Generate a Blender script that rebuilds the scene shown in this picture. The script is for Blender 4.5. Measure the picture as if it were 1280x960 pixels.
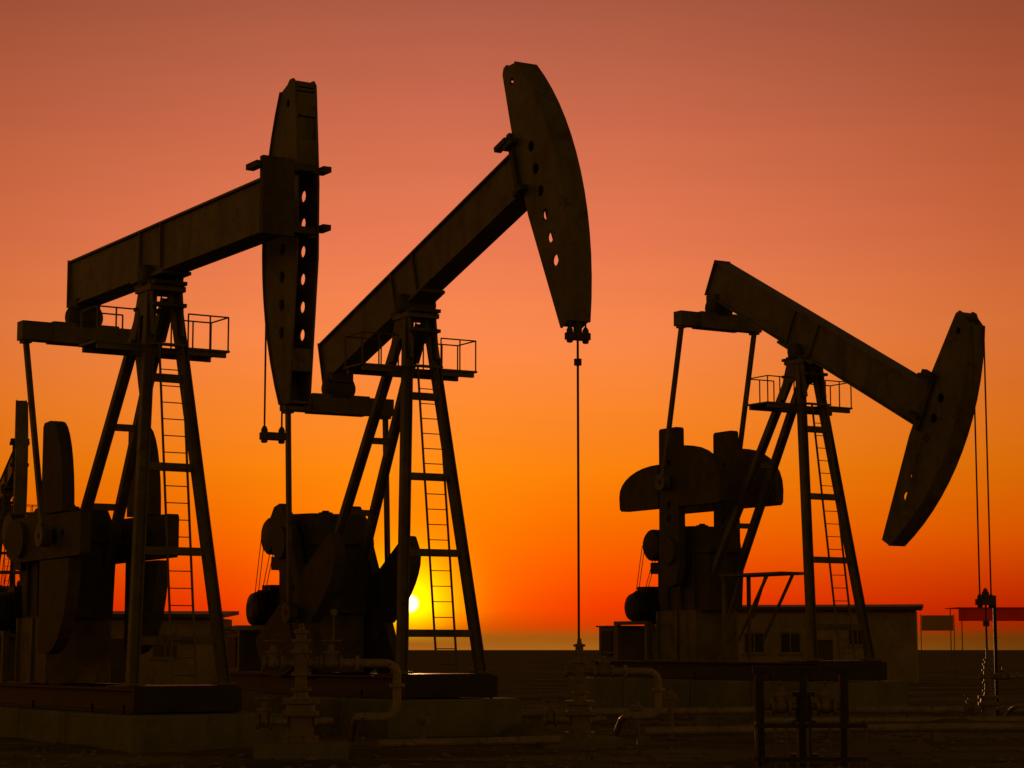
import bpy, bmesh, math, random
from mathutils import Vector, Matrix, noise

for o in list(bpy.data.objects):
    bpy.data.objects.remove(o, do_unlink=True)
scene = bpy.context.scene
COL = scene.collection
R = math.radians
random.seed(7)

# ---------------------------------------------------------------- camera
cam_data = bpy.data.cameras.new("camera")
cam = bpy.data.objects.new("camera", cam_data)
COL.objects.link(cam)
cam.location = (0, 0, 1.7)
cam.rotation_euler = (R(90) + math.atan(332 / 2666.0), 0, 0)
cam_data.sensor_width = 36
cam_data.lens = 36 * 2666.0 / 1280
cam_data.clip_start = 0.5
cam_data.clip_end = 20000
scene.camera = cam
scene.render.resolution_x, scene.render.resolution_y = 1024, 768

# ---------------------------------------------------------------- light and sky
SUN_AZ = math.atan((513 - 640) / 2666.0)      # measured from +Y towards +X
SUN_EL = R(1.22)
SUN_DIR = Vector((math.sin(SUN_AZ) * math.cos(SUN_EL), math.cos(SUN_AZ) * math.cos(SUN_EL), math.sin(SUN_EL)))

world = bpy.data.worlds.new("World")
scene.world = world
world.use_nodes = True


def srgb(r, g, b):
    f = lambda c: (c / 255 / 12.92) if c / 255 <= 0.04045 else ((c / 255 + 0.055) / 1.055) ** 2.4
    return (f(r), f(g), f(b), 1)


def build_world():
    nt = world.node_tree
    nt.nodes.clear()
    N = lambda t: nt.nodes.new(t)
    L = nt.links.new

    def math_node(op, a, b=None, c=None, clamp=False):
        m = N('ShaderNodeMath'); m.operation = op; m.use_clamp = clamp
        for i, v in enumerate((a, b, c)):
            if v is None: continue
            if isinstance(v, (int, float)): m.inputs[i].default_value = v
            else: L(v, m.inputs[i])
        return m.outputs[0]

    def ramp(fac, stops, interp='LINEAR'):
        r = N('ShaderNodeValToRGB'); r.color_ramp.interpolation = interp
        e = r.color_ramp.elements
        e[0].position, e[0].color = stops[0][0], stops[0][1]
        e[1].position, e[1].color = stops[-1][0], stops[-1][1]
        for p, c in stops[1:-1]:
            x = e.new(p); x.color = c
        L(fac, r.inputs[0])
        return r.outputs[0]

    def mix(op, fac, a, b):
        m = N('ShaderNodeMix'); m.data_type = 'RGBA'; m.blend_type = op
        if isinstance(fac, (int, float)): m.inputs['Factor'].default_value = fac
        else: L(fac, m.inputs['Factor'])
        for s, v in ((m.inputs[6], a), (m.inputs[7], b)):
            if isinstance(v, tuple): s.default_value = v
            else: L(v, s)
        return m.outputs[2]

    tc = N('ShaderNodeTexCoord')
    nrm = N('ShaderNodeVectorMath'); nrm.operation = 'NORMALIZE'
    L(tc.outputs['Generated'], nrm.inputs[0])
    sep = N('ShaderNodeSeparateXYZ'); L(nrm.outputs[0], sep.inputs[0])
    el = math_node('MULTIPLY', math_node('ARCSINE', sep.outputs[2]), 180 / math.pi)
    az = math_node('MULTIPLY', math_node('ARCTAN2', sep.outputs[0], sep.outputs[1]), 180 / math.pi)
    daz = math_node('ABSOLUTE', math_node('SUBTRACT', az, -1.5))
    dot = N('ShaderNodeVectorMath'); dot.operation = 'DOT_PRODUCT'
    L(nrm.outputs[0], dot.inputs[0]); dot.inputs[1].default_value = SUN_DIR
    ang = math_node('MULTIPLY', math_node('ARCCOSINE', math_node('MINIMUM', dot.outputs['Value'], 1.0)), 180 / math.pi)

    # colour of the dusty sunset sky by height above the horizon, 0 to 40 degrees
    e = lambda d: d / 40.0
    vert = ramp(math_node('DIVIDE', el, 40.0, clamp=True), [
        (0.0, srgb(168, 98, 26)), (e(0.32), srgb(158, 84, 16)), (e(0.62), srgb(214, 60, 0)),
        (e(1.1), srgb(248, 55, 0)), (e(2.0), srgb(252, 80, 0)), (e(3.4), srgb(252, 111, 0)),
        (e(4.8), srgb(253, 131, 12)), (e(6.4), srgb(253, 135, 44)), (e(8.5), srgb(250, 136, 78)),
        (e(11.0), srgb(232, 121, 84)), (e(14.0), srgb(206, 107, 78)), (e(17.5), srgb(168, 88, 68)),
        (e(24), srgb(120, 66, 56)), (1.0, srgb(78, 50, 48))])
    # falling away from the sun's side of the sky to the dusk behind the camera
    a = lambda d: d / 180.0
    horiz = ramp(math_node('DIVIDE', daz, 180.0), [
        (0.0, (1, 1, 1, 1)), (a(5), (.96, .95, .90, 1)), (a(10), (.83, .81, .72, 1)), (a(15), (.70, .63, .48, 1)),
        (a(30), (.50, .56, .34, 1)), (a(60), (.40, .62, .26, 1)), (a(110), (.36, .66, .24, 1)), (1.0, (.34, .66, .24, 1))])
    sky = mix('MULTIPLY', 1.0, vert, horiz)
    # the dust bank low down swallows more light away from the sun
    bank = math_node('MULTIPLY', math_node('DIVIDE', math_node('SUBTRACT', 3.0, el), 3.0, clamp=True),
                     math_node('DIVIDE', math_node('SUBTRACT', daz, 5.0), 12.0, clamp=True))
    sky = mix('MULTIPLY', 1.0, sky, math_node('SUBTRACT', 1.0, math_node('MULTIPLY', bank, 0.5)))
    # overhead the sky goes on darkening
    up = math_node('SUBTRACT', 1.0, math_node('MULTIPLY', math_node('DIVIDE', math_node('SUBTRACT', el, 35), 55, clamp=True), 0.6))
    sky = mix('MULTIPLY', 1.0, sky, up)

    # faint level streaks of dust
    mp = N('ShaderNodeMapping'); mp.inputs['Scale'].default_value = (5, 5, 70)
    L(nrm.outputs[0], mp.inputs[0])
    ns = N('ShaderNodeTexNoise'); ns.inputs['Scale'].default_value = 1.3; ns.inputs['Detail'].default_value = 5
    L(mp.outputs[0], ns.inputs['Vector'])
    streak = math_node('ADD', 0.96, math_node('MULTIPLY', ns.outputs['Fac'], 0.08))
    sky = mix('MULTIPLY', 1.0, sky, streak)
    # glow round the sun
    g1 = math_node('EXPONENT', math_node('MULTIPLY', math_node('POWER', math_node('DIVIDE', ang, 0.92), 1.5), -1.0))
    g2 = math_node('EXPONENT', math_node('MULTIPLY', math_node('POWER', math_node('DIVIDE', ang, 3.4), 2.0), -1.0))
    low = math_node('DIVIDE', math_node('SUBTRACT', el, 0.15), 0.9, clamp=True)
    sky = mix('ADD', math_node('MULTIPLY', g1, low), sky, (1.5, 1.3, 0.0, 1))
    sky = mix('ADD', math_node('MULTIPLY', g2, low), sky, (0.12, 0.10, 0.0, 1))
    disc = math_node('SUBTRACT', 1.0, math_node('DIVIDE', math_node('SUBTRACT', ang, 0.15), 0.12, clamp=True))
    sky = mix('ADD', disc, sky, (5.0, 3.6, 1.1, 1))

    # physical sky at the same sun position, faint under the dust
    st = N('ShaderNodeTexSky'); st.sky_type = 'NISHITA'; st.sun_disc = False
    st.sun_elevation = SUN_EL; st.sun_rotation = SUN_AZ
    st.dust_density = 6.0; st.air_density = 2.0; st.ozone_density = 0.5
    bg = N('ShaderNodeBackground'); bg.inputs['Strength'].default_value = 1.0
    bg2 = N('ShaderNodeBackground'); bg2.inputs['Strength'].default_value = 0.004
    L(sky, bg.inputs['Color']); L(st.outputs[0], bg2.inputs['Color'])
    add = N('ShaderNodeAddShader'); L(bg.outputs[0], add.inputs[0]); L(bg2.outputs[0], add.inputs[1])
    out = N('ShaderNodeOutputWorld'); L(add.outputs[0], out.inputs['Surface'])


build_world()

sun_data = bpy.data.lights.new("sun", 'SUN')
sun_data.energy = 0.8
sun_data.angle = R(0.53)
sun_data.color = (1.0, 0.48, 0.16)
sun = bpy.data.objects.new("sun", sun_data)
COL.objects.link(sun)
sun.rotation_euler = SUN_DIR.to_track_quat('Z', 'Y').to_euler()

scene.view_settings.view_transform = 'Standard'
scene.view_settings.look = 'None'
scene.view_settings.exposure = 0
scene.view_settings.gamma = 1
scene.view_settings.use_curve_mapping = False


# ---------------------------------------------------------------- materials
def material(name, base, alt, rough=0.6, scale=3.0, bump=0.15, metallic=0.0, spec=0.25, rust=None, fine=40.0, runs=0.0):
    m = bpy.data.materials.new(name)
    m.use_nodes = True
    nt = m.node_tree
    p = nt.nodes['Principled BSDF']
    tc = nt.nodes.new('ShaderNodeTexCoord')
    n1 = nt.nodes.new('ShaderNodeTexNoise'); n1.inputs['Scale'].default_value = scale
    n1.inputs['Detail'].default_value = 8; n1.inputs['Roughness'].default_value = 0.65
    nt.links.new(tc.outputs['Object'], n1.inputs['Vector'])
    r1 = nt.nodes.new('ShaderNodeValToRGB')
    r1.color_ramp.elements[0].position = 0.35; r1.color_ramp.elements[0].color = (*base, 1)
    r1.color_ramp.elements[1].position = 0.68; r1.color_ramp.elements[1].color = (*alt, 1)
    nt.links.new(n1.outputs['Fac'], r1.inputs[0])
    col = r1.outputs[0]
    if rust:
        n3 = nt.nodes.new('ShaderNodeTexNoise'); n3.inputs['Scale'].default_value = scale * 2.7
        n3.inputs['Detail'].default_value = 10; n3.inputs['Roughness'].default_value = 0.75
        nt.links.new(tc.outputs['Object'], n3.inputs['Vector'])
        r3 = nt.nodes.new('ShaderNodeValToRGB')
        r3.color_ramp.elements[0].position = 0.54; r3.color_ramp.elements[0].color = (0, 0, 0, 1)
        r3.color_ramp.elements[1].position = 0.64; r3.color_ramp.elements[1].color = (1, 1, 1, 1)
        nt.links.new(n3.outputs['Fac'], r3.inputs[0])
        mx = nt.nodes.new('ShaderNodeMix'); mx.data_type = 'RGBA'
        nt.links.new(r3.outputs[0], mx.inputs['Factor'])
        nt.links.new(col, mx.inputs[6]); mx.inputs[7].default_value = (*rust, 1)
        col = mx.outputs[2]
    if runs:
        mp = nt.nodes.new('ShaderNodeMapping'); mp.inputs['Scale'].default_value = (3.2, 3.2, .6)
        nt.links.new(tc.outputs['Object'], mp.inputs[0])
        n4 = nt.nodes.new('ShaderNodeTexNoise'); n4.inputs['Scale'].default_value = 1.0; n4.inputs['Detail'].default_value = 6
        nt.links.new(mp.outputs[0], n4.inputs['Vector'])
        r4 = nt.nodes.new('ShaderNodeValToRGB')
        r4.color_ramp.elements[0].position = .52; r4.color_ramp.elements[0].color = (0, 0, 0, 1)
        r4.color_ramp.elements[1].position = .74; r4.color_ramp.elements[1].color = (runs, runs, runs, 1)
        nt.links.new(n4.outputs['Fac'], r4.inputs[0])
        m4 = nt.nodes.new('ShaderNodeMix'); m4.data_type = 'RGBA'
        nt.links.new(r4.outputs[0], m4.inputs['Factor'])
        nt.links.new(col, m4.inputs[6]); m4.inputs[7].default_value = (.035, .022, .012, 1)
        col = m4.outputs[2]
    nt.links.new(col, p.inputs['Base Color'])
    n2 = nt.nodes.new('ShaderNodeTexNoise'); n2.inputs['Scale'].default_value = fine
    n2.inputs['Detail'].default_value = 6
    nt.links.new(tc.outputs['Object'], n2.inputs['Vector'])
    b = nt.nodes.new('ShaderNodeBump'); b.inputs['Strength'].default_value = bump; b.inputs['Distance'].default_value = 0.02
    nt.links.new(n2.outputs['Fac'], b.inputs['Height'])
    nt.links.new(b.outputs[0], p.inputs['Normal'])
    p.inputs['Roughness'].default_value = rough
    p.inputs['Metallic'].default_value = metallic
    p.inputs['Specular IOR Level'].default_value = spec
    return m


M = {}
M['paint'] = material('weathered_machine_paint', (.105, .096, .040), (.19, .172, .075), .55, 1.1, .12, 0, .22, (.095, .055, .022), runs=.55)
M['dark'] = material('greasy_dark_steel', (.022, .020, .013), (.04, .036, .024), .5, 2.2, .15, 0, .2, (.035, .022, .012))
M['iron'] = material('cast_iron', (.058, .052, .030), (.10, .09, .05), .65, 2.0, .25, 0, .2, (.065, .032, .018))
M['galv'] = material('railing_steel', (.09, .08, .06), (.14, .12, .09), .5, 4.0, .1, .2, .3)
M['cable'] = material('wire_rope', (.06, .05, .04), (.1, .085, .06), .5, 12, .3, .4, .3)
M['pipe'] = material('pale_pipe_paint', (.19, .165, .10), (.29, .25, .16), .5, 3.0, .1, 0, .3, (.10, .05, .025))
M['valve'] = material('valve_body_paint', (.13, .11, .07), (.21, .18, .11), .5, 3.0, .15, 0, .3, (.09, .045, .02))
M['concrete'] = material('foundation_concrete', (.13, .138, .065), (.2, .208, .10), .9, 1.1, .4, 0, .1, (.13, .13, .06), 18, runs=.22)
M['wall'] = material('rendered_wall', (.20, .165, .10), (.29, .24, .15), .9, .7, .3, 0, .1, (.14, .11, .07), 9, runs=.2)
M['roof'] = material('sheet_roof', (.06, .05, .045), (.10, .08, .065), .6, .9, .2, .2, .2)
M['shedgreen'] = material('olive_sheet', (.15, .15, .06), (.23, .22, .1), .6, .9, .2, 0, .2)
M['frame'] = material('window_frame', (.16, .14, .1), (.22, .2, .15), .5, 4, .1)
M['rubber'] = material('drive_belt_rubber', (.02, .018, .016), (.035, .03, .028), .7, 8, .2)
M['stone'] = material('loose_stone', (.14, .11, .07), (.25, .2, .13), .9, 2.0, .4, 0, .1)
M['dry'] = material('dry_weed', (.12, .09, .035), (.2, .155, .06), .8, 3, .1, 0, .1)


def glass_material():
    m = bpy.data.materials.new('window_glass'); m.use_nodes = True
    p = m.node_tree.nodes['Principled BSDF']
    p.inputs['Base Color'].default_value = (.03, .03, .035, 1)
    p.inputs['Roughness'].default_value = .08
    p.inputs['Specular IOR Level'].default_value = .7
    return m


def haze_cloth_material(name, c0, c1):  # translucent cloth, lit from behind to imitate the paleness of distant haze
    m = bpy.data.materials.new(name); m.use_nodes = True
    nt = m.node_tree
    out = nt.nodes['Material Output']
    nt.nodes.remove(nt.nodes['Principled BSDF'])
    n = nt.nodes.new('ShaderNodeTexNoise'); n.inputs['Scale'].default_value = 1.5
    r = nt.nodes.new('ShaderNodeValToRGB')
    r.color_ramp.elements[0].color = (*c0, 1); r.color_ramp.elements[1].color = (*c1, 1)
    nt.links.new(n.outputs['Fac'], r.inputs[0])
    d = nt.nodes.new('ShaderNodeBsdfDiffuse'); t = nt.nodes.new('ShaderNodeBsdfTranslucent')
    nt.links.new(r.outputs[0], d.inputs[0]); nt.links.new(r.outputs[0], t.inputs[0])
    mx = nt.nodes.new('ShaderNodeMixShader'); mx.inputs[0].default_value = .5
    nt.links.new(d.outputs[0], mx.inputs[1]); nt.links.new(t.outputs[0], mx.inputs[2])
    nt.links.new(mx.outputs[0], out.inputs['Surface'])
    return m


def soil_material():
    m = bpy.data.materials.new('dry_soil'); m.use_nodes = True
    nt = m.node_tree; p = nt.nodes['Principled BSDF']
    geo = nt.nodes.new('ShaderNodeNewGeometry')
    mp = nt.nodes.new('ShaderNodeMapping'); mp.inputs['Scale'].default_value = (.25, .6, 1)
    nt.links.new(geo.outputs['Position'], mp.inputs[0])
    def noise_node(s, det, src):
        n = nt.nodes.new('ShaderNodeTexNoise'); n.inputs['Scale'].default_value = s; n.inputs['Detail'].default_value = det
        n.inputs['Roughness'].default_value = .68
        nt.links.new(src, n.inputs['Vector']); return n.outputs['Fac']
    a = noise_node(.45, 10, mp.outputs[0]); b = noise_node(3.2, 8, geo.outputs['Position'])
    r = nt.nodes.new('ShaderNodeValToRGB')
    e = r.color_ramp.elements
    e[0].position = .36; e[0].color = (.11, .092, .035, 1)
    e[1].position = .66; e[1].color = (.33, .275, .12, 1)
    x = e.new(.5); x.color = (.20, .165, .065, 1)
    nt.links.new(a, r.inputs[0])
    mx = nt.nodes.new('ShaderNodeMix'); mx.data_type = 'RGBA'; mx.blend_type = 'MULTIPLY'; mx.inputs['Factor'].default_value = .6
    r2 = nt.nodes.new('ShaderNodeValToRGB')
    r2.color_ramp.elements[0].position = .3; r2.color_ramp.elements[0].color = (.45, .43, .4, 1)
    r2.color_ramp.elements[1].position = .65; r2.color_ramp.elements[1].color = (1, 1, 1, 1)
    nt.links.new(b, r2.inputs[0])
    nt.links.new(r.outputs[0], mx.inputs[6]); nt.links.new(r2.outputs[0], mx.inputs[7])
    nt.links.new(mx.outputs[2], p.inputs['Base Color'])
    bp = nt.nodes.new('ShaderNodeBump'); bp.inputs['Strength'].default_value = .1; bp.inputs['Distance'].default_value = .06
    nt.links.new(b, bp.inputs['Height']); nt.links.new(bp.outputs[0], p.inputs['Normal'])
    p.inputs['Roughness'].default_value = 1.0
    p.inputs['Specular IOR Level'].default_value = 0.0
    return m


M['glass'] = glass_material()
M['band'] = haze_cloth_material('red_haze_cloth', (.70, .085, .02), (.8, .11, .03))  # translucency stands in for haze over a far red roof
M['panel'] = haze_cloth_material('olive_haze_cloth', (.36, .27, .03), (.44, .33, .05))  # made-up cloth; its translucency stands in for haze
M['soil'] = soil_material()


# ---------------------------------------------------------------- mesh builder
class MB:
    def __init__(self, mat=None):
        self.v, self.f = [], []
        self.M = mat or Matrix.Identity(4)

    def add(self, vs, fs):
        o = len(self.v)
        self.v += [tuple(self.M @ Vector(p)) for p in vs]
        self.f += [tuple(i + o for i in f) for f in fs]
        return self

    def box(self, x0, x1, y0, y1, z0, z1):
        vs = [(x, y, z) for x in (x0, x1) for y in (y0, y1) for z in (z0, z1)]
        return self.add(vs, [(0, 1, 3, 2), (4, 6, 7, 5), (0, 4, 5, 1), (2, 3, 7, 6), (0, 2, 6, 4), (1, 5, 7, 3)])

    def bar(self, a, b, w, d, up=(0, 0, 1), w2=None, d2=None):
        a, b = Vector(a), Vector(b)
        t = (b - a).normalized(); u = Vector(up)
        if abs(t.dot(u)) > .98: u = Vector((1, 0, 0))
        s = t.cross(u).normalized(); u = s.cross(t).normalized()
        w2 = w if w2 is None else w2; d2 = d if d2 is None else d2
        vs = []
        for p, ww, dd in ((a, w, d), (b, w2, d2)):
            for i, j in ((-1, -1), (1, -1), (1, 1), (-1, 1)):
                vs.append(p + s * (i * ww / 2) + u * (j * dd / 2))
        return self.add(vs, [(0, 3, 2, 1), (4, 5, 6, 7), (0, 1, 5, 4), (1, 2, 6, 5), (2, 3, 7, 6), (3, 0, 4, 7)])

    def hbeam(self, a, b, w, d, up=(0, 0, 1), t=.03):
        """rolled H section: two flanges and a web"""
        a, b = Vector(a), Vector(b)
        tt = (b - a).normalized(); u = Vector(up)
        if abs(tt.dot(u)) > .98: u = Vector((1, 0, 0))
        s = tt.cross(u).normalized(); u = s.cross(tt).normalized()
        self.bar(a + u * (d / 2 - t / 2), b + u * (d / 2 - t / 2), w, t, u)
        self.bar(a - u * (d / 2 - t / 2), b - u * (d / 2 - t / 2), w, t, u)
        self.bar(a, b, t, d - 2 * t, u)
        return self

    def tube(self, pts, r, n=10, r2=None):
        pts = [Vector(p) for p in pts]
        vs, fs = [], []
        m = len(pts)
        prev = None
        for i, p in enumerate(pts):
            t = (pts[min(i + 1, m - 1)] - pts[max(i - 1, 0)]).normalized()
            if prev is None:
                u = Vector((0, 0, 1)) if abs(t.z) < .9 else Vector((1, 0, 0))
            else:
                u = prev
            s = t.cross(u).normalized(); u = s.cross(t).normalized(); prev = u
            rr = r if r2 is None else r + (r2 - r) * i / (m - 1)
            for k in range(n):
                a = 2 * math.pi * k / n
                vs.append(p + s * (math.cos(a) * rr) + u * (math.sin(a) * rr))
        for i in range(m - 1):
            for k in range(n):
                k2 = (k + 1) % n
                fs.append((i * n + k, i * n + k2, (i + 1) * n + k2, (i + 1) * n + k))
        fs.append(tuple(reversed(range(n)))); fs.append(tuple((m - 1) * n + k for k in range(n)))
        return self.add(vs, fs)

    def lathe(self, base, axis, prof, n=16):
        """prof: list of (distance along axis, radius)"""
        base, t = Vector(base), Vector(axis).normalized()
        u = Vector((0, 0, 1)) if abs(t.z) < .9 else Vector((1, 0, 0))
        s = t.cross(u).normalized(); u = s.cross(t).normalized()
        vs, fs = [], []
        for h, r in prof:
            for k in range(n):
                a = 2 * math.pi * k / n
                vs.append(base + t * h + s * (math.cos(a) * r) + u * (math.sin(a) * r))
        m = len(prof)
        for i in range(m - 1):
            for k in range(n):
                k2 = (k + 1) % n
                fs.append((i * n + k, i * n + k2, (i + 1) * n + k2, (i + 1) * n + k))
        fs.append(tuple(reversed(range(n)))); fs.append(tuple((m - 1) * n + k for k in range(n)))
        return self.add(vs, fs)

    def plate(self, outline, holes, y0, y1):
        """flat plate in the x-z plane with round holes, between y0 and y1; holes: (x, z, r)"""
        bm = bmesh.new()
        loops = [[(p[0], p[1]) for p in outline]]
        for hx, hz, r in holes:
            loops.append([(hx + r * math.cos(k * math.pi / 5), hz + r * math.sin(k * math.pi / 5)) for k in range(10)])
        edges = []
        for lp in loops:
            vv = [bm.verts.new((x, 0, z)) for x, z in lp]
            for i in range(len(vv)):
                edges.append(bm.edges.new((vv[i], vv[(i + 1) % len(vv)])))
        bmesh.ops.triangle_fill(bm, use_beauty=True, use_dissolve=False, edges=edges)
        bm.verts.ensure_lookup_table(); bm.verts.index_update()
        vs2 = [(v.co.x, v.co.z) for v in bm.verts]
        fs2 = [tuple(v.index for v in f.verts) for f in bm.faces]
        bm.free()
        n = len(vs2)
        vs = [(x, y0, z) for x, z in vs2] + [(x, y1, z) for x, z in vs2]
        fs = list(fs2) + [tuple(i + n for i in reversed(f)) for f in fs2]
        o = 0
        for lp in loops:
            c = len(lp)
            for i in range(c):
                j = (i + 1) % c
                fs.append((o + i, o + j, o + j + n, o + i + n))
            o += c
        return self.add(vs, fs)

    def build(self, name, mat, parent=None, smooth=False, loc=None):
        me = bpy.data.meshes.new(name)
        me.from_pydata(self.v, [], self.f)
        me.validate()
        bm = bmesh.new(); bm.from_mesh(me)
        bmesh.ops.recalc_face_normals(bm, faces=bm.faces)
        bm.to_mesh(me); bm.free()
        me.materials.append(mat)
        if smooth:
            for p in me.polygons: p.use_smooth = True
            me.set_sharp_from_angle(angle=R(40))
        o = bpy.data.objects.new(name, me)
        COL.objects.link(o)
        if parent is not None: o.parent = parent
        if loc is not None: o.location = loc
        return o


def empty(name, loc=(0, 0, 0), rz=0.0):
    o = bpy.data.objects.new(name, None)
    COL.objects.link(o)
    o.location = loc; o.rotation_euler = (0, 0, rz)
    o.empty_display_size = .3
    return o


def tag(o, label=None, cat=None, group=None, kind=None):
    if label: o['label'] = label
    if cat: o['category'] = cat
    if group: o['group'] = group
    if kind: o['kind'] = kind
    return o


# ---------------------------------------------------------------- ground
PADS = []   # (x, y, radius) kept level


def ground_z(x, y):
    n = noise.noise(Vector((x * .07, y * .10, 3.1))) * .10 + noise.noise(Vector((x * .35, y * .45, 8.3))) * .035 \
        + noise.noise(Vector((x * 1.1, y * 1.3, 1.7))) * .014
    # wheel ruts and graded ridges that cross the yard
    n += .05 * math.exp(-((y - 29.5 - .05 * x + .4 * math.sin(x * .3)) / .35) ** 2)
    n += .07 * math.exp(-((y - 33.2 + .03 * x + .3 * math.sin(x * .23 + 1)) / .4) ** 2)
    n += .10 * math.exp(-((y - 58 - .08 * x) / 1.0) ** 2) + .12 * math.exp(-((y - 75 + .05 * x) / 1.5) ** 2)
    fade = 1 / (1 + max(0, y - 150) / 60)
    return n * fade


def build_ground():
    ys = []
    y = -60.0
    while y < 9000:
        ys.append(y)
        y += 6 if y < 15 else (.28 if y < 48 else (.6 if y < 90 else max(1.5, y * .05)))
    ts = [i / 70.0 for i in range(-70, 71)]
    vs, fs = [], []
    for y in ys:
        half = 26 if y < 100 else 26 + (y - 100) * 1.6
        for t in ts:
            x = t * half if abs(t) < .9 else t * half * (1 + (abs(t) - .9) * 60)
            vs.append((x, y, ground_z(x, y)))
    n = len(ts)
    for i in range(len(ys) - 1):
        for j in range(n - 1):
            fs.append((i * n + j, i * n + j + 1, (i + 1) * n + j + 1, (i + 1) * n + j))
    mb = MB(); mb.v = vs; mb.f = fs
    g = mb.build('ground', M['soil'], smooth=True)
    tag(g, 'dry dark soil of the oil field yard', None, None, 'structure')


build_ground()

# ---------------------------------------------------------------- pumpjack
H = 8.73
XS, ZS = -4.46, 3.86       # crank shaft


def head_profile(n=14):
    Rr = 6.15
    a0, a1 = math.asin(2.72 / Rr), math.asin(-2.92 / Rr)
    arc = []
    for i in range(n + 1):
        a = a0 + (a1 - a0) * i / n
        arc.append((Rr * math.cos(a), Rr * math.sin(a)))
    back = [(5.13, -2.92), (4.86, -.35), (4.86, 1.0), (4.98, 2.55), (5.0, 2.78), (5.08, 2.88), (5.2, 2.88), (5.3, 2.8)]
    return arc, back


def build_pumpjack(loc, alpha, tau, crank_deg, label, head_tilt=0.0, head_shift=0.0, head_rise=0.0, rope_top=.1, folded=False,
                   rope_x=6.2, carrier_z=None, rod_to=None, stand=False, z_drop=0.0, group='pumpjacks in the oil field'):
    root = empty('pumpjack', loc, alpha - math.pi / 2)
    tag(root, label, 'pumpjack', group)
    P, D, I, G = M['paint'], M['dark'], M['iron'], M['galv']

    # skid: long rails, cross members
    sk = MB()
    for y in (-.85, .85):
        sk.hbeam((-8.2, y, .76), (1.58, y, .76), .3, .44, t=.04)
    for x in (-8.0, -6.4, -4.9, -3.3, -1.6, -.2, .7, 1.4):
        sk.bar((x, -.72, .76), (x, .72, .76), .22, .36)
    skid = sk.build('skid_base', D, root)
    MB().box(.2, 1.55, -.99, .99, .985, 1.02).build('deck_plate', D, skid)
    MB().box(1.60, 1.66, -1.04, 1.04, .56, .99).build('end_plate', D, skid)

    # samson post: wide front frame, narrow rear legs
    ft = lambda s, k: Vector((.12, .24 * s, 8.35)).lerp(Vector((1.23, .90 * s, 1.02)), k)
    rt = lambda s, k: Vector((-.16, .20 * s, 8.3)).lerp(Vector((-4.08, .44 * s, 2.1)), k)
    for s in (-1, 1):
        leg = MB().hbeam(ft(s, 0), ft(s, 1), .16, .2, up=(0, 1, 0), t=.025).build('front_leg', P, root)
        f = ft(s, 1)
        MB().box(f.x - .2, f.x + .2, f.y - .16, f.y + .16, 1.025, 1.075).build('foot_plate', P, leg)
        MB().hbeam(rt(s, 0), rt(s, 1), .15, .19, up=(0, 1, 0), t=.025).build('rear_leg', P, root)
    for k in (.225, .455, .668, .89):
        a, b = ft(-1, k), ft(1, k)
        MB().bar(a + Vector((0, .1, 0)), b - Vector((0, .1, 0)), .12, .15).build('cross_brace', P, root)
    for k in (.38, .62):
        a, b = rt(-1, k), rt(1, k)
        MB().bar(a + Vector((0, .08, 0)), b - Vector((0, .08, 0)), .12, .13).build('cross_brace', P, root)
    # cap of the post: gussets and saddle bearing
    cap = MB()
    for y in (-.3, .3):
        cap.plate([(-.62, 7.55), (-.30, 8.42), (.32, 8.42), (.46, 7.5), (.28, 7.5), (.05, 7.95), (-.2, 7.9), (-.45, 7.5)], [], y - .02, y + .02)
    cap.box(-.36, .38, -.36, .36, 8.36, 8.46)
    cp = cap.build('post_cap', P, root)
    be = MB().box(-.3, .3, -.34, .34, 8.46, 8.56)
    be.lathe((0, -.42, 8.68), (0, 1, 0), [(0, .13), (.04, .2), (.8, .2), (.84, .13)], 14)
    be.box(-.17, .17, -.38, .38, 8.52, 8.7)
    be.build('saddle_bearing', I, root)
    for x in (-.4, .42):
        for z in (8.5, 8.08):
            MB().box(x - .09, x + .09, -.33, .33, z - .035, z + .035).build('bolt_flange', I, cp)

    # service platform with railings at its two ends
    pl = MB()
    pl.box(-.62, .22, -1.36, -.36, 7.30, 7.34); pl.box(-.62, .22, .36, 1.36, 7.30, 7.34); pl.box(.40, .56, -.36, .36, 7.30, 7.34)
    for x in (-.55, .15):
        pl.box(x - .04, x + .04, -1.3, 1.3, 7.20, 7.30)
    plat = pl.build('platform', P, root)
    for s in (-1, 1):
        for x, y in ((-.6, 1.33), (.2, 1.33), (.2, .95), (.2, .5), (-.6, .95), (-.6, .5)):
            MB().tube([(x, y * s, 7.34), (x, y * s, 7.98)], .017, 6).build('railing_post', G, plat)
        MB().tube([(-.6, .5 * s, 7.98), (-.6, 1.33 * s, 7.98), (.2, 1.33 * s, 7.98), (.2, .5 * s, 7.98)], .016, 6).build('handrail', G, plat)

    # ladder up the front frame
    lt, lb = Vector((.55, 0, 7.3)), Vector((1.42, .02, 1.05))
    lad = None
    for s in (-1, 1):
        off = Vector((0, .23 * s, 0))
        o = MB().bar(lt + off, lb + off, .03, .045).build('ladder' if lad is None else 'ladder_rail', G, root if lad is None else lad)
        if lad is None: lad = o
    for i in range(20):
        p = lt.lerp(lb, (i + .5) / 20)
        MB().tube([p - Vector((0, .22, 0)), p + Vector((0, .22, 0))], .011, 6).build('rung', G, lad)

    # walking beam
    BM = Matrix.Translation((0, 0, H)) @ Matrix.Rotation(-tau, 4, 'Y')
    zb, zt = -.05, .90
    x0, x1 = -4.22, 4.9
    b = MB(BM)
    b.box(x0, x1, -.19, .19, zb + .04, zt - .04)
    b.box(x0, x1 + .0, -.25, .25, zb, zb + .04); b.box(x0, x1, -.25, .25, zt - .04, zt)
    b.box(-.75, .75, -.3, .3, zb - .06, zb)
    beam = b.build('walking_beam', P, root)
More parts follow.
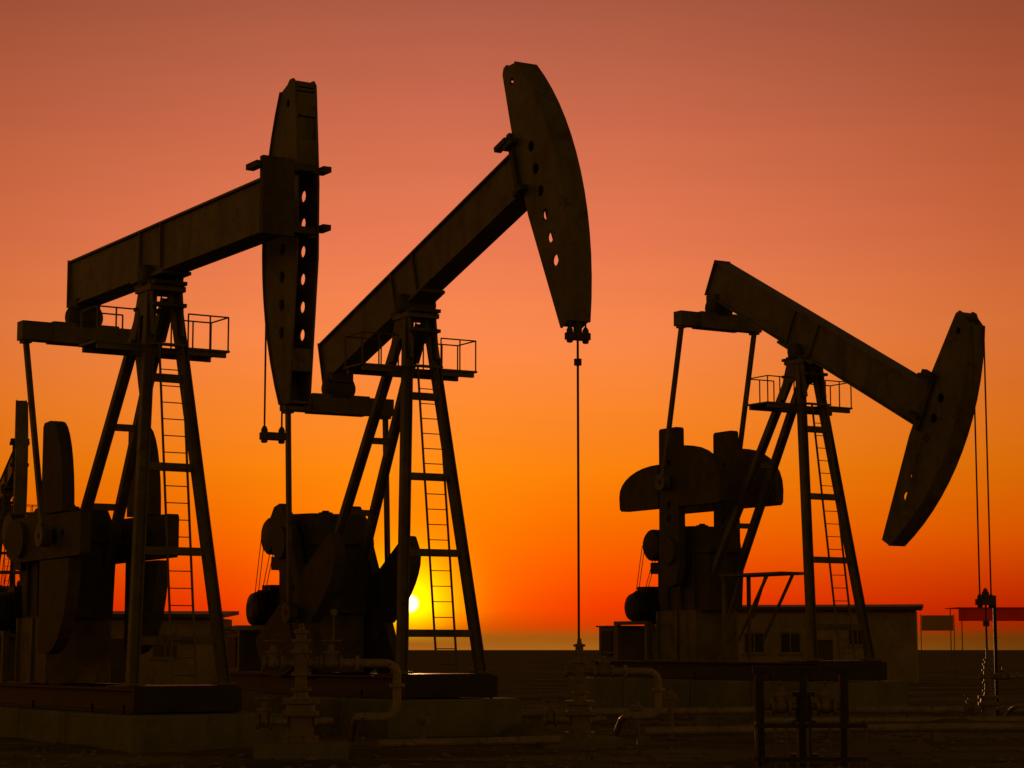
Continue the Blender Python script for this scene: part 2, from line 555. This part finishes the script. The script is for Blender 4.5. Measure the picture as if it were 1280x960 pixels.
    for x in (-.5, .5):
        for s in (-1, 1):
            MB(BM).box(x - .02, x + .02, min(.19 * s, .245 * s), max(.19 * s, .245 * s), zb + .04, zt - .04).build('stiffener', P, beam)
    MB(BM).box(x0 - .03, x0, -.26, .26, zb - .02, zt + .02).build('end_plate', P, beam)

    # equalizer hung from the tail bearing
    tail = BM @ Vector((-3.92, 0, zb))
    ex, ez = tail.x - .05, tail.z - .62
    tb = MB(); tb.box(tail.x - .22, tail.x + .22, -.26, .26, tail.z - .12, tail.z + .1)
    tb.lathe((tail.x, -.36, tail.z - .25), (0, 1, 0), [(0, .14), (.05, .22), (.67, .22), (.72, .14)], 14)
    tb.box(ex - .22, ex + .22, -.22, .22, ez + .15, tail.z - .2)
    tb.build('tail_bearing', I, root)
    eq = MB()
    eq.box(ex - .17, ex + .17, -1.33, 1.33, ez - .18, ez + .2); eq.box(ex - .22, ex + .22, -.7, .7, ez - .2, ez + .225)
    eq.build('equalizer', P, root)

    # cranks, counterweights, pitman arms
    ca = R(crank_deg)
    pin = Vector((XS + 1.8 * math.cos(ca), 0, ZS + 1.8 * math.sin(ca)))
    for s in (-1, 1):
        CM = Matrix.Translation((XS, .90 * s, ZS)) @ Matrix.Rotation(-ca, 4, 'Y')
        c = MB(CM)
        out = [(-.85, -.3), (-.95, 0), (-.85, .3), (-.4, .45), (3.2, .42), (3.25, .36), (3.25, -.36), (3.2, -.42), (-.4, -.45)]
        c.plate(out, [(.85, 0, .1), (1.2, 0, .1), (2.3, 0, .1)], -.105, .105)
        c.lathe((0, -.2, 0), (0, 1, 0), [(0, .36), (.4, .36)], 18)
        crank = c.build('crank', I, root)
        for q in (-1, 1):
            prof = [(1.15, .46 * q), (1.15, 2.18 * q), (1.22, 2.26 * q), (1.55, 2.28 * q)]
            for i in range(1, 9):
                t = i / 8
                a = t * math.pi / 2
                prof.append((1.55 + (.76 if q > 0 else 1.2) * math.sin(a) ** .95, q * (.46 + 1.82 * math.cos(a))))
            w = MB(CM)
            w.plate(prof, [], -.125, .125)
            cw = w.build('counterweight', I, crank)
        MB(CM).lathe((1.8, .0, 0), (0, 1 * s, 0), [(-.05, .1), (.2, .14), (.36, .14), (.4, .08)], 12).build('crank_pin', D, crank)
        pa = MB()
        pt, pb = Vector((ex, 1.2 * s, ez - .18)), Vector((pin.x, 1.2 * s, pin.z))
        pa.bar(pt, pb, .09, .12, up=(1, 0, 0))
        pa.box(pt.x - .12, pt.x + .12, pt.y - .09, pt.y + .09, pt.z - .06, pt.z + .06)
        pa.lathe((pb.x, pb.y - .1, pb.z), (0, 1, 0), [(0, .22), (.2, .22)], 14)
        pa.build('pitman_arm', P, root)

    # gear reducer on its pedestal
    pd = MB()
    pd.box(-5.55, -3.75, -.62, .62, 1.0, 2.3)
    for x in (-5.5, -4.65, -3.8):
        for s in (-1, 1):
            pd.bar((x, .66 * s, 1.0), (x, .64 * s, 2.3), .07, .1)
    ped = pd.build('gearbox_pedestal', P, root)
    gr = MB()
    gr.plate([(-5.5, 2.3), (-3.4, 2.3), (-3.3, 3.5), (-3.45, 4.15), (-3.8, 4.5), (-4.9, 4.54), (-5.35, 4.3), (-5.6, 3.9), (-5.6, 2.9)], [], -.56, .56)
    gr.box(-5.72, -3.22, -.62, .62, 3.8, 3.92)
    gr.lathe((XS, -.78, ZS), (0, 1, 0), [(0, .2), (.12, .2), (.13, .42), (1.43, .42), (1.44, .2), (1.56, .2)], 18)
    gear = gr.build('gear_reducer', I, root)
    MB().lathe((-4.35, 0, 4.5), (0, 0, 1), [(0, .16), (.06, .16), (.07, .08), (.1, .08)], 12).build('breather_cap', D, gear)
    for x in (-5.1, -4.5, -3.9):
        for s in (-1, 1):
            MB().box(x - .03, x + .03, min(.56 * s, .64 * s), max(.56 * s, .64 * s), 2.35, 3.78).build('rib', I, gear)
    # brake drum and sheave on the input shaft
    MB().lathe((-5.35, -1.0, 4.05), (0, 1, 0), [(0, .12), (.02, .36), (.08, .42), (.3, .42), (.36, .36), (.38, .1), (2.0, .1)], 22).build('sheave', D, root)
    MB().box(-5.75, -5.3, -.7, -.5, 3.3, 3.6).build('brake_bracket', D, root)
    # motor on its slide frame behind the reducer
    mo = MB()
    mo.lathe((-6.35, -.95, 2.42), (0, 1, 0), [(0, .2), (.05, .36), (.2, .42), (1.0, .42), (1.1, .36), (1.2, .2)], 18)
    mo.box(-6.6, -6.1, -.55, -.1, 2.78, 2.98)
    mot = mo.build('motor', D, root)
    for i in range(6):
        MB().lathe((-6.35, -.72 + i * .13, 2.42), (0, 1, 0), [(0, .45), (.05, .45)], 18).build('cooling_fin', D, mot)
    mf = MB()
    for x in (-7.1, -5.7):
        for y in (-.85, .3):
            mf.bar((x, y, 1.0), (x, y, 1.95), .12, .12)
    for y in (-.85, .3):
        mf.bar((-7.2, y, 2.0), (-5.6, y, 2.0), .14, .1)
    mf.build('motor_frame', P, root)
    bl = MB()
    for y in (-.93, -.85):
        for dx in (-.38, .38):
            bl.bar((-6.05 + dx * .4, y, 2.42), (-5.45 + dx * .9, y, 4.05), .014, .014)
    bl.build('drive_belt', M['rubber'], root)
    # control box on the tail of the skid
    cb = MB(); cb.box(-8.1, -7.3, -.8, .75, 1.0, 1.9)
    cbx = cb.build('control_box', P, root)
    MB().box(-8.17, -7.23, -.86, .81, 1.9, 1.94).build('lid', P, cbx)
    MB().box(-7.95, -7.45, -.83, -.803, 1.1, 1.8).build('door', D, cbx)

    if stand:
        st = MB()
        st.box(-2.95, -.45, -.5, .5, 3.15, 3.21)
        for y in (-.4, .4):
            st.bar((-1.1, y, 3.15), (-2.35, y, 1.5), .06, .06); st.bar((-2.2, y, 3.15), (-2.75, y, 2.1), .05, .05)
            st.bar((-2.9, y, 3.15), (-2.9, y, 1.0), .08, .08)
        st.build('operator_stand', P, root)

    # horse head
    arc, back = head_profile()
    hc = Vector((5.2, 0, 0))
    HM = BM @ Matrix.Translation((head_shift, 0, head_rise)) @ Matrix.Translation(hc) @ Matrix.Rotation(-head_tilt, 4, 'Y') @ Matrix.Translation(-hc)
    if folded:
        HM = BM @ Matrix.Translation((4.58, .93, .08)) @ Matrix.Rotation(math.pi, 4, 'Z') @ Matrix.Translation((-4.58, 0, 0))
    holes = [(5.43, z, .11) for z in (.85, .35, -.15, -.65, -1.15, -1.65)] + [(5.26, 2.45, .075)]
    outline = arc + back
    head = None
    for s in (-1, 1):
        m = MB(HM)
        m.plate(outline, holes, .2 * s - .018, .2 * s + .018)
        o = m.build('horse_head' if head is None else 'side_plate', P, root if head is None else head)
        if head is None: head = o
    fp = MB(HM)
    for i in range(len(arc) - 1):
        (xa, za), (xb, zb2) = arc[i], arc[i + 1]
        fp.add([(xa, -.25, za), (xa, .25, za), (xb, .25, zb2), (xb, -.25, zb2),
                (xa + .035, -.25, za), (xa + .035, .25, za), (xb + .035, .25, zb2), (xb + .035, -.25, zb2)],
               [(0, 1, 2, 3), (4, 7, 6, 5), (0, 4, 5, 1), (2, 6, 7, 3), (0, 3, 7, 4), (1, 5, 6, 2)])
    fp.build('curved_face', P, head)
    MB(HM).box(4.90, 4.94, -.18, .18, 1.25, 1.75).build('back_panel', P, head)
    MB(HM).box(5.03, 5.30, -.18, .18, 2.74, 2.83).build('diaphragm', P, head)
    MB(HM).box(5.02, 5.42, -.18, .18, 2.66, 2.71).build('diaphragm', P, head)
    MB(HM).box(4.97, 5.01, -.18, .18, 2.2, 2.62).build('back_panel', P, head)
    MB(HM).box(5.03, 5.07, -.18, .18, 1.74, 2.2).build('back_panel', P, head)
    MB(HM).box(4.9, 5.75, -.18, .18, 1.15, 1.2).build('diaphragm', P, head)
    MB(HM).box(4.9, 5.95, -.18, .18, -.0, .05).build('diaphragm', P, head)
    MB(HM).box(5.05, 5.09, -.18, .18, -2.35, -1.95).build('back_panel', P, head)
    MB(HM).box(5.16, 5.36, -.18, .18, -2.9, -2.86).build('diaphragm', P, head)
    for z in (1.22, .18):
        MB(HM).box(4.72, 5.05, -.38, -.222, z - .05, z + .05).build('hinge_lug', I, head)
        MB(HM).box(4.72, 5.05, .222, .38, z - .05, z + .05).build('hinge_lug', I, head)
    # clevis at the end of the beam that carries the head
    cl = MB(BM)
    cl.box(4.9, 5.02, -.3, .3, -.1, 1.25)
    for s in (-1, 1):
        cl.box(4.55, 4.98, min(.25 * s, .4 * s), max(.25 * s, .4 * s), 1.06, 1.16)
    if folded:
        cl.box(4.6, 5.0, .3, .72, 1.08, 1.2); cl.box(4.6, 5.0, .3, .72, -.02, .1)
    cl.build('head_clevis', I, beam)

    # bridle, carrier bar, polished rod
    yc = .93 if folded else 0
    cz = carrier_z
    for s in (-1, 1):
        MB().tube([(rope_x, yc + .17 * s, H + (.5 if folded else rope_top)), (rope_x, yc + .17 * s, cz)], .018, 8).build('bridle_rope', M['cable'], root)
    cbm = MB()
    cbm.box(rope_x - .1, rope_x + .1, yc - .22, yc + .22, cz - .08, cz + .05)
    for s in (-1, 1):
        cbm.lathe((rope_x, yc + .17 * s, cz - .14), (0, 0, 1), [(0, .04), (.02, .06), (.24, .06), (.3, .03)], 10)
    carrier = cbm.build('carrier_bar', I, root)
    if rod_to is not None:
        MB().tube([(rope_x, yc, cz + .3), (rope_x, yc, rod_to)], .022, 10).build('polished_rod', M['cable'], root)
        MB().lathe((rope_x, yc, cz - .55), (0, 0, 1), [(0, .07), (.12, .07)], 10).build('rod_clamp', I, carrier)
        MB().lathe((rope_x, yc, cz + .05), (0, 0, 1), [(0, .08), (.16, .08), (.17, .05), (.22, .05)], 10).build('rod_clamp', I, carrier)
    return root


def build_foundation(loc, alpha, z0, label, front=1.85):
    root = empty('concrete_foundation', (loc[0], loc[1], 0), alpha - math.pi / 2)
    tag(root, label, 'foundation', 'foundations under the pumpjacks')
    lo, hi = -.25, z0 + .53
    segs = [(-8.7, -5.93), (-5.9, -2.93), (-2.9, -.43), (-.4, front)]
    for a, b in segs:
        mb = MB()
        # block with chamfered top edges
        c = .04
        vs = []
        for z, i in ((lo, 0), (hi - c, 0), (hi, c)):
            vs += [(a + i, -1.5 + i, z), (b - i, -1.5 + i, z), (b - i, 1.5 - i, z), (a + i, 1.5 - i, z)]
        fs = [(3, 2, 1, 0), (8, 9, 10, 11)]
        for k in (0, 4):
            for j in range(4):
                fs.append((k + j, k + (j + 1) % 4, k + 4 + (j + 1) % 4, k + 4 + j))
        mb.add(vs, fs)
        mb.build('concrete_block', M['concrete'], root)
    for x in (-7.5, -3.3, -.2, 1.3):
        for s in (-1, 1):
            MB().tube([(x, 1.08 * s, hi - .05), (x, 1.08 * s, hi + .16)], .03, 6).build('anchor_bolt', M['dark'], root)


JA = ((-6.662, 39.867), .566, .006, .035)
JB = ((-2.02, 44.187), .523, .295, .199)
JC = ((7.316, 52.912), .549, -.485, .413)
JD = ((-21.95, 93.2), .30, R(5), 0.0)

for (xy, al, ta, z0), lb in ((JA, 'long concrete foundation under the leftmost large pumpjack'),
                             (JB, 'concrete foundation under the middle pumpjack in front of the sun'),
                             (JC, 'concrete foundation under the right pumpjack'),
                             (JD, 'far concrete foundation at the left edge of the yard')):
    build_foundation(xy, al, z0, lb, 2.75 if xy == JA[0] else 1.85)

build_pumpjack((*JA[0], JA[3]), JA[1], JA[2], 0, 'dark pumpjack on the left with its horse head swung back beside the beam',
               folded=True, rope_x=3.02, carrier_z=5.45)
build_pumpjack((*JB[0], JB[3]), JB[1], JB[2], -60, 'dark middle pumpjack with its horse head raised highest, sun behind its counterweight',
               head_tilt=R(4), head_shift=.2, head_rise=-.2, rope_x=6.45, carrier_z=7.2, rod_to=1.5)
build_pumpjack((*JC[0], JC[3]), JC[1], JC[2], 90, 'dark pumpjack on the right with its horse head lowered and cranks upright',
               head_tilt=R(-1.5), head_shift=-.12, rope_top=-.2, rope_x=6.16, carrier_z=2.35, rod_to=1.0, stand=True)
build_pumpjack((*JD[0], JD[3]), JD[1], JD[2], 40, 'small far pumpjack cut off by the left edge of the picture',
               rope_x=6.3, carrier_z=4.2, rod_to=1.8)


# ---------------------------------------------------------------- wellheads
def handwheel(parent, c, axis, r=.15):
    c, t = Vector(c), Vector(axis).normalized()
    u = Vector((0, 0, 1)) if abs(t.z) < .9 else Vector((1, 0, 0))
    s = t.cross(u).normalized(); u = s.cross(t).normalized()
    m = MB()
    pts = [c + s * (r * math.cos(k * math.pi / 8)) + u * (r * math.sin(k * math.pi / 8)) for k in range(17)]
    m.tube(pts, .016, 6)
    m.bar(c - s * r, c + s * r, .02, .02, t); m.bar(c - u * r, c + u * r, .02, .02, t)
    m.tube([c - t * .16, c + t * .03], .018, 6)
    return m.build('handwheel', M['valve'], parent)


def valve(parent, c, axis, L=.34):
    """gate valve along an axis, with bonnet upward"""
    c, t = Vector(c), Vector(axis).normalized()
    m = MB()
    m.lathe(c - t * L / 2, t, [(0, .13), (.05, .13), (.051, .075), (L / 2 - .06, .1), (L / 2 + .06, .1), (L - .051, .075), (L - .05, .13), (L, .13)], 14)
    m.lathe(c, (0, 0, 1), [(0, .09), (.16, .09), (.161, .12), (.2, .12), (.201, .05), (.3, .04)], 12)
    v = m.build('valve', M['valve'], parent, smooth=True)
    handwheel(v, c + Vector((0, 0, .36)), (0, 0, 1))
    return v


def build_wellhead(x, y, z0, rz, label, top=2.15, loop=True, left=True, size=1.0, gauge=True):
    root = empty('wellhead', (x, y, z0), rz)
    root.scale = (size, size, size)
    tag(root, label, 'wellhead', 'wellheads in front of the pumpjacks')
    MB().box(-.75, .75, -.7, .7, -.3, .1).build('cellar_slab', M['concrete'], root)
    base = MB()
    base.lathe((0, 0, .1), (0, 0, 1), [(0, .3), (.1, .3), (.101, .22), (.42, .2), (.421, .3), (.5, .3), (.501, .24), (.62, .22), (.621, .3), (.7, .3)], 20)
    base.build('casing_head', M['valve'], root, smooth=True)
    sp = MB()
    sp.lathe((0, 0, .8), (0, 0, 1), [(0, .13), (.12, .11), (.121, .17), (.17, .17), (.171, .1), (.36, .1), (.361, .16), (.42, .16)], 16)
    sp.build('spool', M['valve'], root, smooth=True)
    cr = MB()
    cr.lathe((0, 0, 1.22), (0, 0, 1), [(0, .12), (.3, .12), (.301, .17), (.36, .17)], 16)
    cr.lathe((-.28, 0, 1.36), (1, 0, 0), [(0, .1), (.05, .1), (.051, .07), (.5, .07), (.501, .1), (.56, .1)], 12)
    cr.build('tubing_cross', M['valve'], root, smooth=True)
    sb = MB()
    sb.lathe((0, 0, 1.58), (0, 0, 1), [(0, .11), (.12, .11), (.121, .15), (.17, .15), (.171, .08), (.26, .08), (.261, .12), (.3, .12), (.32, .05), (top - 1.58, .035)], 16)
    sb.build('stuffing_box', M['valve'], root, smooth=True)
    # side outlets at the casing head
    lo = MB(); lo.lathe((-.22, 0, .44), (-1, 0, 0), [(0, .09), (.06, .09), (.061, .06), (.3, .06)], 12)
    lo.lathe((.22, 0, .44), (1, 0, 0), [(0, .09), (.06, .09), (.061, .06), (.3, .06)], 12)
    lo.build('side_outlet', M['pipe'], root, smooth=True)
    valve(root, (-.58, 0, .44), (1, 0, 0), .26)
    if left:
        valve(root, (-.45, 0, 1.36), (1, 0, 0))
    if loop:
        valve(root, (.48, 0, 1.36), (1, 0, 0), .38)
        z1, z2 = 1.36, .5
        pts = [(.66, 0, z1), (1.35, 0, z1)]
        for k in range(1, 7):
            a = k * math.pi / 12
            pts.append((1.35 + .2 * math.sin(a), 0, z1 - .2 + .2 * math.cos(a)))
        pts += [(1.55, 0, z2 + .2)]
        for k in range(1, 7):
            a = k * math.pi / 12
            pts.append((1.35 + .2 * math.cos(a), 0, z2 + .2 - .2 * math.sin(a)))
        pts += [(.9, 0, z2), (.9, .5, z2 - .1), (.9, 1.2, .12)]
        MB().tube(pts, .07, 12).build('flow_line', M['pipe'], root, smooth=True)
        MB().lathe((1.55, 0, .98), (0, 0, 1), [(0, .13), (.05, .13)], 14).build('flange', M['pipe'], root)
        MB().lathe((.88, 0, z1), (1, 0, 0), [(0, .13), (.05, .13)], 14).build('flange', M['pipe'], root)
    if loop and gauge:
        MB().tube([(.52, .1, 1.4), (.52, .1, 2.15)], .014, 6).build('gauge_stem', M['valve'], root)
        MB().lathe((.52, .06, 2.18), (0, 1, 0), [(0, .06), (.05, .06)], 12).build('pressure_gauge', M['valve'], root)
    return root


build_wellhead(-3.40, 34.7, .12, .12, 'pale valve stack with a pipe loop, in front of the left pumpjack', top=2.0)
build_wellhead(1.21, 38.6, .06, .1, 'valve stack below the rod of the middle pumpjack, pipe loop to its right', top=2.0, left=False, size=.92, gauge=False)
build_wellhead(10.53, 47.65, .1, .1, 'valve stack below the cables of the right pumpjack at the right edge', top=2.2, left=False, size=.74, gauge=False)

# rod guard posts beside the right well
gp = MB(); gp.tube([(0, 0, -.2), (0, 0, 2.9)], .04, 10)
o = gp.build('marker_post', M['dark'], None, loc=(10.78, 47.9, 0))
tag(o, 'thin upright steel post beside the right wellhead', 'post')


# ---------------------------------------------------------------- valve manifold in a guard frame, foreground
def build_manifold():
    root = empty('valve_manifold', (4.35, 32.1, 0), .06)
    tag(root, 'dark valve manifold under a steel portal frame in the right foreground', 'manifold')
    fr = MB()
    for x in (-.62, .66):
        fr.bar((x, .3, -.2), (x, .3, 1.36), .12, .12)
    fr.bar((-.72, .3, 1.40), (.76, .3, 1.40), .12, .12)
    fr.build('portal_frame', M['dark'], root)
    st = MB()
    st.lathe((.05, .3, .05), (0, 0, 1), [(0, .22), (.1, .22), (.101, .12), (.5, .12), (.501, .19), (.6, .19), (.601, .13), (.95, .11), (.951, .17), (1.02, .17), (1.03, .06), (1.33, .05)], 16)
    st.build('riser', M['dark'], root, smooth=True)
    for x in (-.3, .38):
        v = valve(root, (x, .3, .85), (1, 0, 0), .3)
    MB().tube([(-.55, .3, .85), (.62, .3, .85)], .055, 10).build('header_pipe', M['valve'], root)
    return root


build_manifold()


def build_guard_fence():
    root = empty('guard_fence', (4.35, 31.4, 0), .03)
    tag(root, 'low steel guard fence with upright bars at the foot of the manifold', 'fence')
    for z in (.12, .60):
        MB().bar((-.82, 0, z), (.82, 0, z), .05, .06).build('rail', M['dark'], root)
    for x in (-.8, -.52, -.36, -.2, -.05, .28, .55, .8):
        MB().bar((x, .002, -.15), (x, .002, .66), .045, .04).build('upright_bar', M['galv'], root)


build_guard_fence()


# ---------------------------------------------------------------- pipelines on the ground
def pipeline(pts, r, label, supports=True, mat='pipe'):
    root = empty('pipeline', (pts[0][0], pts[0][1], 0))
    tag(root, label, 'pipeline', 'pipelines lying on the yard')
    o = Vector((pts[0][0], pts[0][1], 0))
    P3 = []
    for i in range(len(pts) - 1):
        a, b = Vector(pts[i]), Vector(pts[i + 1])
        n = max(2, int((b - a).length / 1.5))
        for k in range(n):
            P3.append(a.lerp(b, k / n))
    P3.append(Vector(pts[-1]))
    MB().tube([p - o for p in P3], r, 10).build('pipe', M[mat], root, smooth=True)
    if supports:
        for p in P3[::3]:
            q = p - o
            MB().box(q.x - .12, q.x + .12, q.y - .16, q.y + .16, -.2, q.z - r + .01).build('sleeper', M['concrete'], root)
    return root


pipeline([(-1.0, 46.5, .32), (6.0, 49.0, .34), (14, 50.5, .3)], .09, 'pale pipeline crossing the yard behind the middle wellhead')
pipeline([(2.4, 39.4, .22), (6.5, 41.0, .22), (13, 41.8, .24)], .08, 'pale pipeline running right from the middle wellhead')
pipeline([(-2.2, 35.6, .16), (.8, 36.6, .18)], .07, 'short low pipe between the left and the middle wellheads', False)
pipeline([(5.0, 44.3, .25), (16.5, 45.8, .25)], .07, 'pipeline in front of the right pumpjack')


# ---------------------------------------------------------------- buildings behind
def build_building(name, loc, rz, w, d, h, label, wins, doors, roof_over=.4, wall='wall', pitch=0.25):
    root = empty(name, loc, rz)
    tag(root, label, 'building')
    # front wall (facing -y) with openings made of separate wall pieces
    cuts = sorted([(x - ww / 2, x + ww / 2, z0, z1) for x, ww, z0, z1 in wins] + [(x - ww / 2, x + ww / 2, -.3, z1) for x, ww, z1 in doors])
    m = MB()
    x = 0
    for a, b, z0, z1 in cuts:
        m.box(x, a, 0, .24, -.3, h)
        if z0 > -.2: m.box(a, b, 0, .24, -.3, z0)
        m.box(a, b, 0, .24, z1, h)
        x = b
    m.box(x, w, 0, .24, -.3, h)
    m.box(0, .24, .24, d, -.3, h); m.box(w - .24, w, .24, d, -.3, h); m.box(.24, w - .24, d - .24, d, -.3, h)
    m.build('wall', M[wall], root)
    r = MB()
    r.add([(-roof_over, -roof_over, h), (w + roof_over, -roof_over, h), (w + roof_over, d + roof_over, h + pitch), (-roof_over, d + roof_over, h + pitch),
           (-roof_over, -roof_over, h + .18), (w + roof_over, -roof_over, h + .18), (w + roof_over, d + roof_over, h + pitch + .18), (-roof_over, d + roof_over, h + pitch + .18)],
          [(3, 2, 1, 0), (4, 5, 6, 7), (0, 1, 5, 4), (1, 2, 6, 5), (2, 3, 7, 6), (3, 0, 4, 7)])
    roof = r.build('roof', M['roof'], root)
    MB().tube([(-roof_over, -roof_over - .05, h + .02), (w + roof_over, -roof_over - .05, h + .02)], .06, 8).build('gutter', M['roof'], roof)
    for x, ww, z0, z1 in wins:
        f = MB()
        f.box(x - ww / 2, x - ww / 2 + .07, .06, .16, z0, z1); f.box(x + ww / 2 - .07, x + ww / 2, .06, .16, z0, z1)
        f.box(x - ww / 2 + .07, x + ww / 2 - .07, .06, .16, z0, z0 + .07); f.box(x - ww / 2 + .07, x + ww / 2 - .07, .06, .16, z1 - .07, z1)
        f.box(x - .03, x + .03, .06, .16, z0 + .07, z1 - .07)
        wo = f.build('window', M['frame'], root)
        for s in (-1, 1):
            a, b = (x - ww / 2 + .07, x - .03) if s < 0 else (x + .03, x + ww / 2 - .07)
            MB().box(a, b, .1, .115, z0 + .07, z1 - .07).build('pane', M['glass'], wo)
        MB().box(x - ww / 2 - .08, x + ww / 2 + .08, -.08, .05, z0 - .08, z0 - .003).build('sill', M['concrete'], wo)
    for x, ww, z1 in doors:
        dd = MB(); dd.box(x - ww / 2 + .02, x + ww / 2 - .02, .08, .14, -.1, z1 - .02)
        do = dd.build('door', M['roof'], root)
        MB().box(x + ww / 2 - .2, x + ww / 2 - .12, .03, .08, 1.0, 1.12).build('handle', M['frame'], do)
    return root


build_building('long_building', (11.6, 113.6, 0), -.2, 9.6, 6, 3.75, 'long low building with a flat dark roof behind the right pumpjack',
               [(1.2, 1.1, 1.5, 2.6), (3.1, 1.1, 1.5, 2.6), (6.6, 1.0, 1.9, 2.9)], [(4.8, 1.0, 2.2)], .35)
build_building('workshop', (-23.6, 99, 0), .02, 10.0, 6, 3.15, 'low workshop standing behind the left pumpjack',
               [(1.5, 1.2, 1.3, 2.4), (3.6, 1.2, 1.3, 2.4), (7.6, 1.2, 1.3, 2.4)], [(5.6, 1.1, 2.2)], .3)
build_building('pump_house', (-13.4, 101, 0), .0, 3.4, 4, 2.45, 'small pump house between the left and the middle pumpjack',
               [(1.0, .8, 1.2, 2.0)], [(2.5, .9, 2.0)], .2)


def build_haze_band():  # far roof band given translucent cloth so backlight lifts it like haze
    Y = 170.0
    root = empty('red_haze_band', (35.4, Y, 0), 0)
    tag(root, 'long red cloth awning on thin posts far off at the right edge, translucent in place of haze', 'band')
    m = MB()
    m.box(0, 26, 0, .04, 3.95, 5.0)
    m.build('band_sheet', M['band'], root)
    t = MB(); t.box(-.1, 26.1, .06, 5, 4.98, 5.03); t.build('canopy', M['band'], root)
    for x in (.3, 13, 25.7):
        for y in (.3, 4.7):
            MB().tube([(x, y, -.2), (x, y, 4.97)], .04, 8).build('post', M['galv'], root)


build_haze_band()


def build_haze_panel():  # added translucent panel; backlight through it imitates a far hazy patch
    root = empty('haze_panel', (22.9, 120, 0), -.1)
    tag(root, 'small olive tarp on poles, translucent in place of haze, beside the long building', 'panel')
    MB().box(0, 1.75, 0, .03, 2.75, 3.6).build('haze_sheet', M['panel'], root)
    for x in (-.04, 1.79):
        MB().tube([(x, .0, -.2), (x, .0, 3.65)], .022, 8).build('pole', M['galv'], root)


build_haze_panel()


# ---------------------------------------------------------------- spoil heaps and small yard fittings
def spoil_heap(x, y, rx, ry, h, seed, label):
    m = MB()
    n, k = 12, 26
    vs, fs = [], []
    for i in range(n + 1):
        t = i / n
        for j in range(k):
            a = 2 * math.pi * j / k
            w = 1 + .28 * noise.noise(Vector((math.cos(a) * 1.3, math.sin(a) * 1.3, seed)))
            px, py = rx * t * w * math.cos(a), ry * t * w * math.sin(a)
            z = h * (1 - t ** 1.6) + .10 * h * 4 * noise.noise(Vector((px * 1.7, py * 1.7, seed + 5))) * (1 - t * .6) - .16 * t
            vs.append((px, py, z))
    for i in range(n):
        for j in range(k):
            j2 = (j + 1) % k
            fs.append((i * k + j, i * k + j2, (i + 1) * k + j2, (i + 1) * k + j))
    m.add(vs, fs)
    o = m.build('spoil_heap', M['soil'], None, smooth=True, loc=(x, y, ground_z(x, y)))
    tag(o, label, 'heap', 'heaps of earth in the yard')


spoil_heap(.7, 43.0, 1.3, .8, .34, 2.1, 'low earth heap left of the middle wellhead')
spoil_heap(9.1, 45.0, 1.2, .8, .38, 7.7, 'low earth heap left of the right wellhead')
spoil_heap(6.4, 38.2, 1.5, .7, .24, 4.2, 'flat earth heap right of the valve manifold')


def pipe_riser(x, y, h, label):
    root = empty('pipe_riser', (x, y, ground_z(x, y)))
    tag(root, label, 'pipe riser', 'stub risers on the yard')
    m = MB(); m.lathe((0, 0, -.2), (0, 0, 1), [(0, .06), (h, .06), (h + .001, .12), (h + .06, .12)], 12)
    m.build('stub_pipe', M['valve'], root, smooth=True)
    m = MB(); m.lathe((0, 0, h - .135), (0, 0, 1), [(0, .12), (.05, .12), (.06, .04), (.12, .03)], 12)
    m.build('blind_flange', M['valve'], root, smooth=True)


pipe_riser(2.35, 40.6, .75, 'short capped pipe stub just right of the middle wellhead')
pipe_riser(3.1, 42.2, .95, 'taller capped pipe stub in front of the right pumpjack tail')
pipe_riser(-1.6, 38.4, .6, 'low capped pipe stub in front of the middle foundation')


# ---------------------------------------------------------------- loose stones and weeds
def scatter():
    rnd = random.Random(11)
    m = MB()
    for i in range(2600):
        y = 26 + (rnd.random() ** 1.6) * 45
        x = (rnd.random() - .5) * y * .56
        s = .02 + .07 * rnd.random() ** 3
        z = ground_z(x, y)
        vs = []
        for dx, dy, dz in ((1, 0, 0), (-1, 0, 0), (0, 1, 0), (0, -1, 0), (0, 0, .8), (0, 0, -.6)):
            k = s * (.7 + .6 * rnd.random())
            vs.append((x + dx * k * 1.3, y + dy * k, z + dz * k + s * .2))
        m.add(vs, [(0, 2, 4), (2, 1, 4), (1, 3, 4), (3, 0, 4), (2, 0, 5), (1, 2, 5), (3, 1, 5), (0, 3, 5)])
    o = m.build('loose_stones', M['stone'])
    tag(o, 'loose stones and clods scattered over the soil', 'stones', None, 'stuff')
    w = MB()
    for i in range(420):
        y = 28 + rnd.random() ** 1.4 * 60
        x = (rnd.random() - .5) * y * .56
        z = ground_z(x, y)
        hh = .06 + .16 * rnd.random() ** 2
        for k in range(14):
            a = rnd.random() * 6.28; l = hh * (.5 + rnd.random()); t = .5 + rnd.random() * .7
            bx, by = x + rnd.gauss(0, .06), y + rnd.gauss(0, .06)
            tip = (bx + math.cos(a) * l * t * .6, by + math.sin(a) * l * t * .6, z + l)
            px, py = -math.sin(a) * .008, math.cos(a) * .008
            w.add([(bx - px, by - py, z - .02), (bx + px, by + py, z - .02), tip], [(0, 1, 2)])
    o = w.build('dry_weeds', M['dry'])
    tag(o, 'sparse dry weeds growing across the yard', 'weeds', None, 'stuff')


scatter()
